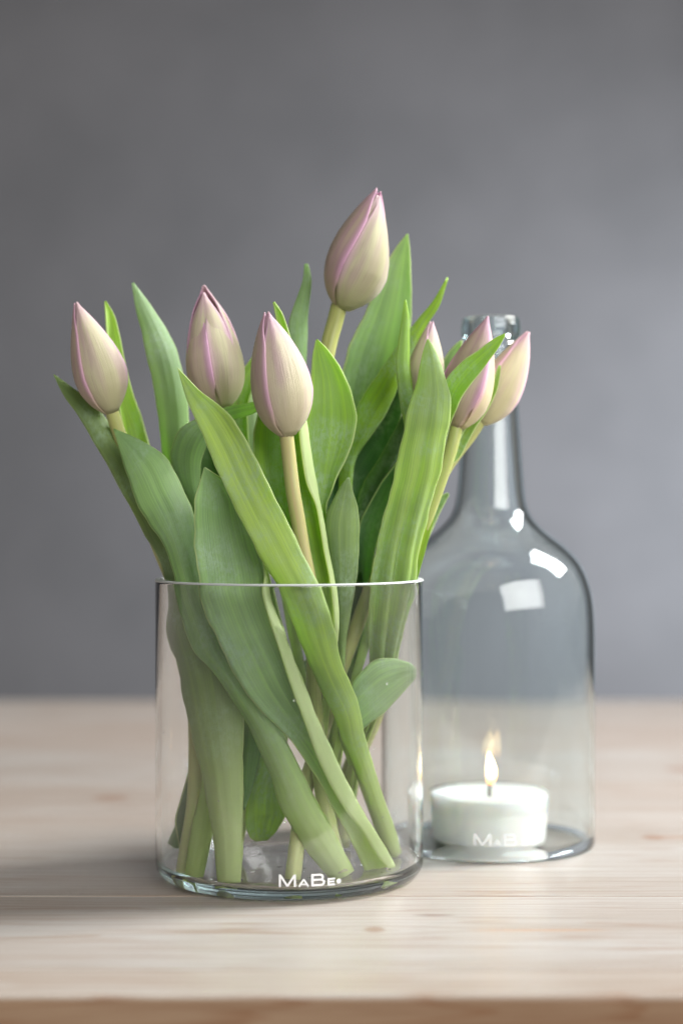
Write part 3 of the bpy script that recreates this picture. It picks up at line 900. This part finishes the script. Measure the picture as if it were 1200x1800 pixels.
# --- tulip half hidden behind the big right leaf
t5 = tulip('tulip whose narrow bud is half hidden behind the broad upright leaf', (514, 1546, -3.5))
stem(t5, [(740, 708, -.9), (728, 800, -.6), (702, 900, -.4), (668, 1000, -.4), (630, 1100, -.5), (592, 1200, -.8), (562, 1300, -1.5), (539, 1375, -2.3), (525, 1460, -3.1), (514, 1546, -3.6)], 0.3, 0.34, (0.36, 0.38, 0.15))
bud(t5, (738, 716), (758, 568), 63, -.9, -.6, -75, (1.0, 0.97, 0.95), slim=0.8)
leaf(t5, [(359, 822, 360, 822, -4.3, 0, 0), (345, 871, 425, 868, -4.3, .1, .2), (341, 908, 440, 912, -4.3, .1, .3), (342, 950, 455, 957, -4.3, .1, .3), (347, 997, 469, 1008, -4.4, .1, .3, 465, 1008), (352, 1040, 475, 1045, -4.45, .1, .3, 462, 1043),
          (371, 1095, 490, 1090, -4.6, .1, .3, 473, 1088), (398, 1153, 509, 1138, -4.8, 0, .25, 492, 1145), (436, 1222, 532, 1200, -4.8, 0, .2, 514, 1214), (478, 1267, 557, 1262, -4.7, 0, .25, 535, 1270), (520, 1313, 580, 1315, -4.4, 0, .3, 553, 1322),
          (557, 1368, 606, 1370, -3.9, 0, .3, 576, 1373), (580, 1410, 629, 1415, -3.5, 0, .3, 603, 1420), (606, 1459, 656, 1460, -2.9, 0, .28, 633, 1458), (629, 1505, 681, 1500, -2.2, 0, .25, 660, 1502), (643, 1540, 692, 1523, -1.7, 0, .2, 680, 1526)], BLUE)
leaf(t5, [(710, 528, 713, 527, -1.6, 0, 0), (706, 560, 718, 560, -1.6, .1, -.08), (701, 595, 718, 600, -1.6, .3, -.15), (695, 635, 720, 645, -1.6, .4, -.2), (698, 675, 725, 690, -1.6, .4, -.25), (704, 715, 730, 730, -1.6, .3, -.25), (712, 760, 737, 770, -1.5, 0, -.2), (715, 850, 737, 850, -1.2, 0, -.2), (695, 950, 717, 950, -.9, 0, -.2), (660, 1050, 680, 1050, -.7, 0, -.2), (630, 1150, 645, 1150, -.8, 0, -.1), (600, 1260, 611, 1260, -1.1, 0, 0), (578, 1350, 588, 1350, -1.6, 0, 0)], FRESH)
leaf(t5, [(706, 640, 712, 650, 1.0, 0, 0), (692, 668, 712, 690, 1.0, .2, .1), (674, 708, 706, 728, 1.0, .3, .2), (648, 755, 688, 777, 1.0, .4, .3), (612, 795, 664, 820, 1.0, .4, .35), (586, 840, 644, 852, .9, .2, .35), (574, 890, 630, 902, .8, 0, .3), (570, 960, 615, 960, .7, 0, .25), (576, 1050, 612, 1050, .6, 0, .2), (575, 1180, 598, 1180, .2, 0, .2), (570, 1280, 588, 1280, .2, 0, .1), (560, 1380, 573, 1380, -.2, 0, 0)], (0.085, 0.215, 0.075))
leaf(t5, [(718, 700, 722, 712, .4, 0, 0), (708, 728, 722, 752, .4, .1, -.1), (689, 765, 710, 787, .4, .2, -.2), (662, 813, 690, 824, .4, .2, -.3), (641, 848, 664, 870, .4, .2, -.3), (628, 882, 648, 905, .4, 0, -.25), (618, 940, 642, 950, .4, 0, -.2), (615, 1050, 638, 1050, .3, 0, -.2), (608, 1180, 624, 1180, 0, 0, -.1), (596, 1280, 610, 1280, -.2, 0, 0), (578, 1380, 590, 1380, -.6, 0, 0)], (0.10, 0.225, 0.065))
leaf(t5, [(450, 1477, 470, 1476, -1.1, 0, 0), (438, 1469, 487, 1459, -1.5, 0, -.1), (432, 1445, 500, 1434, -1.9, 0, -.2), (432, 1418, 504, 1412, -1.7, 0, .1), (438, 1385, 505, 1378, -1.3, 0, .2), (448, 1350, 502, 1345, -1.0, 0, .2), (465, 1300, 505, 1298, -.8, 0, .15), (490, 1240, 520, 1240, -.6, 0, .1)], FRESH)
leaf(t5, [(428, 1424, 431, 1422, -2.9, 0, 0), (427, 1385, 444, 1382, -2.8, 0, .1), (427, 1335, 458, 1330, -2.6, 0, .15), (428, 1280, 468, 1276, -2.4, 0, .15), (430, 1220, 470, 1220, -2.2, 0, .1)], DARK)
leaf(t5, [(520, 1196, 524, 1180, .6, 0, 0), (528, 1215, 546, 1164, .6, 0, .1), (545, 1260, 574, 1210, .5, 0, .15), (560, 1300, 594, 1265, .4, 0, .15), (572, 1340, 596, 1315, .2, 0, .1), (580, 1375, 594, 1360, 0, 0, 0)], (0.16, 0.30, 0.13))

# --- right tulip in front of the bottle neck
t6 = tulip('pink-flushed tulip bud in front of bottle neck, crossed by a green leaf', (606, 1484, 2.8))
stem(t6, [(803, 746, -1.3), (792, 790, -1.4), (775, 840, -1.4), (757, 890, -1.3), (740, 940, -1.1), (725, 990, -.9), (712, 1035, -.8), (697, 1095, -.5), (684, 1180, .1), (660, 1262, .9), (632, 1325, 1.6), (614, 1390, 2.2), (604, 1484, 2.9)], 0.28, 0.34, (0.36, 0.43, 0.13))
bud(t6, (803, 752), (857, 560), 85, -1.3, -1.2, -35, (1.18, 1.02, 0.98), 0.05, [1.0, .95, .95, .98, .96, .94], slim=0.8, twist=0.35, spread=60, tints=[(0.80, 0.63, 0.70), (1.05, 0.78, 0.92), (1.2, 1.06, 0.94), (1.05, 0.78, 0.92), (1.05, 0.78, 0.92), (0.80, 0.63, 0.70)])
leaf(t6, [(750, 597, 752, 596, -3.4, 0, 0), (741, 627, 768, 624, -3.4, 0, -.08), (730, 679, 787, 680, -3.4, 0, -.18), (718, 715, 791, 712, -3.4, .1, -.22), (711, 747, 788, 746, -3.4, .2, -.25), (702, 790, 781, 780, -3.3, .3, -.25), (694, 832, 774, 822, -3.2, .4, -.25),
          (682, 873, 763, 866, -3.0, .5, -.28), (671, 918, 751, 908, -2.8, .6, -.3), (660, 962, 740, 952, -2.5, .8, -.3), (652, 1018, 730, 1012, -2.2, .9, -.3), (648, 1075, 719, 1070, -1.6, .8, -.3), (647, 1130, 705, 1126, -.9, .6, -.3), (650, 1185, 694, 1185, -.2, .3, -.25), (644, 1250, 672, 1250, .6, 0, -.2), (620, 1330, 640, 1330, 1.6, 0, -.2), (606, 1420, 624, 1420, 2.4, 0, -.15)], (0.395, 0.560, 0.180), ridge=(0.20, 5, 0.12, 0.45), m=27)
leaf(t6, [(887, 586, 888, 589, -3.3, 0, 0), (870, 594, 876, 610, -3.3, 0, .03), (841, 615, 858, 635, -3.3, .1, .08), (813, 635, 838, 662, -3.2, .1, .1), (784, 668, 813, 694, -3.0, .1, .1), (770, 710, 798, 728, -2.7, .2, .15), (760, 760, 785, 768, -2.5, .2, .2), (748, 840, 768, 842, -2.2, 0, .15), (725, 930, 742, 930, -1.8, 0, .1), (700, 1030, 714, 1030, -1.0, 0, .1), (676, 1150, 688, 1150, -.1, 0, .05), (650, 1255, 660, 1255, .7, 0, 0)], FRESH)
leaf(t6, [(876, 642, 880, 643, -.4, 0, 0), (861, 682, 874, 682, -.5, .1, .08), (836, 722, 858, 718, -.6, .2, .15), (812, 762, 834, 754, -.8, .3, .2), (794, 797, 810, 800, -1.0, .3, .15), (780, 826, 790, 822, -1.2, .2, .08), (766, 866, 776, 866, -1.4, .2, .05), (748, 922, 759, 924, -1.4, .2, .05), (730, 982, 743, 984, -1.3, .2, .05), (720, 1015, 733, 1018, -1.2, .2, .05), (709, 1060, 722, 1062, -.9, .1, .05), (698, 1110, 709, 1110, -.6, .1, .05), (678, 1180, 690, 1180, 0, 0, .05), (655, 1265, 664, 1265, .7, 0, .05)], (0.30, 0.48, 0.07))
leaf(t6, [(722, 775, 726, 785, -.2, 0, 0), (708, 798, 722, 812, -.2, .1, .1), (690, 822, 708, 846, -.2, .2, .2), (668, 853, 692, 880, -.2, .2, .25), (650, 884, 680, 905, -.2, .2, .25), (634, 918, 666, 940, -.2, 0, .25), (626, 980, 656, 985, -.1, 0, .25), (618, 1060, 648, 1058, .2, 0, .2), (611, 1130, 640, 1130, .5, 0, .2), (606, 1200, 624, 1205, .8, 0, .15), (600, 1300, 616, 1300, 1.5, 0, .1)], (0.24, 0.43, 0.24))

# --- rightmost, palest tulip
t7 = tulip('pale cream tulip bud leaning over the bottle neck, rightmost of the bunch', (578, 1484, 3.0))
stem(t7, [(846, 736, .8), (826, 766, .7), (798, 802, .6), (776, 836, .5), (760, 878, .4), (743, 930, .3), (725, 985, .2), (710, 1042, .2), (694, 1102, .5), (678, 1175, 1.0), (648, 1262, 1.7), (620, 1335, 2.3), (594, 1405, 2.8), (580, 1484, 3.1)], 0.27, 0.33)
bud(t7, (846, 744), (927, 586), 70, .8, .5, 20, (1.26, 1.24, 1.16), slim=0.7)
leaf(t7, [(785, 487, 787, 489, .9, 0, 0), (760, 530, 771, 537, .8, .1, -.06), (735, 560, 750, 570, .7, .2, -.1), (714, 586, 730, 608, .6, .2, -.15), (690, 622, 709, 648, .5, .3, -.2), (664, 656, 692, 697, .4, .4, -.25), (638, 697, 670, 738, .4, .4, -.3), (618, 742, 646, 774, .4, .4, -.3), (602, 787, 624, 808, .4, .3, -.25), (596, 850, 618, 860, .4, 0, -.2), (598, 950, 620, 950, .4, 0, -.2), (606, 1100, 625, 1100, .5, 0, -.2), (600, 1250, 615, 1250, 1.0, 0, -.1)], (0.28, 0.48, 0.055))
leaf(t7, [(810, 598, 812, 599, 1.2, 0, 0), (796, 610, 808, 620, 1.2, 0, .1), (782, 630, 802, 645, 1.2, .1, .15), (772, 660, 794, 672, 1.2, .1, .2), (765, 710, 785, 715, 1.1, 0, .2), (755, 800, 772, 800, 1.0, 0, .15), (735, 900, 750, 900, .8, 0, .1), (705, 1020, 718, 1020, .6, 0, .1), (672, 1170, 683, 1170, .9, 0, .05), (642, 1270, 651, 1270, 1.3, 0, 0)], BLUE)
leaf(t7, [(787, 866, 789, 869, 1.2, 0, 0), (775, 872, 781, 884, 1.2, 0, .05), (762, 884, 772, 902, 1.2, 0, .1), (748, 910, 762, 925, 1.1, 0, .1), (732, 960, 744, 968, 1.0, 0, .1), (710, 1040, 720, 1042, .8, 0, .05)], (0.24, 0.40, 0.13))
leaf(t7, [(611, 839, 614, 839, -3.0, 0, 0), (597, 858, 621, 868, -3.0, 0, -.08), (582, 885, 628, 895, -3.0, .1, -.15), (572, 915, 631, 930, -3.0, .1, -.25), (574, 960, 630, 965, -3.0, .1, -.3), (579, 1000, 627, 1000, -3.0, .1, -.3), (583, 1040, 622, 1042, -2.9, .1, -.3), (590, 1090, 613, 1092, -2.6, 0, -.25), (594, 1140, 606, 1140, -2.2, 0, -.15), (590, 1230, 602, 1230, -1.4, 0, -.1), (582, 1330, 594, 1330, .2, 0, -.1)], (0.27, 0.40, 0.15))

# ------------------------------------------------------------------ droplets left on glass and leaves
V, F = [], []
def drop(c, r, nrm):
    nrm = np.array(nrm, float)
    nrm /= np.linalg.norm(nrm)
    a = np.cross(nrm, [0.3, 0.2, 0.9]); a /= np.linalg.norm(a)
    b = np.cross(nrm, a)
    b0 = len(V)
    nr, ns = 5, 10
    for i in range(nr):
        th = math.pi / 2 * i / (nr - 1)
        for k in range(ns):
            p = 2 * math.pi * k / ns
            V.append(np.array(c) + r * (math.cos(th) * (math.cos(p) * a + math.sin(p) * b) + 0.6 * math.sin(th) * nrm))
    for f_ in grid_faces(nr, ns, True):
        F.append(tuple(b0 + i for i in f_))
    F.append(tuple(b0 + k for k in range(ns - 1, -1, -1)))
for k in range(70):
    a = rng.uniform(0, 6.28); rr = 0.050 * math.sqrt(rng.uniform(0, 1))
    drop((VC[0] + rr * math.cos(a), VC[1] + rr * math.sin(a), VC[2] + VB + 0.00115 - 0.0007 * rr / 0.05), rng.uniform(0.0004, 0.0013), (0, 0, 1))
for k in range(24):
    a = rng.uniform(0, 6.28); z = rng.uniform(0.015, 0.11)
    rr = VR - VT - 0.00003
    drop((VC[0] + rr * math.cos(a), VC[1] + rr * math.sin(a), VC[2] + z), rng.uniform(0.0002, 0.0006), (-math.cos(a), -math.sin(a), 0))
dr = mesh_obj('water_droplets', V, F, M_WATER)
dr['kind'] = 'stuff'
dr['label'] = 'small water droplets left on the vase floor and inside wall'
dr['category'] = 'droplets'
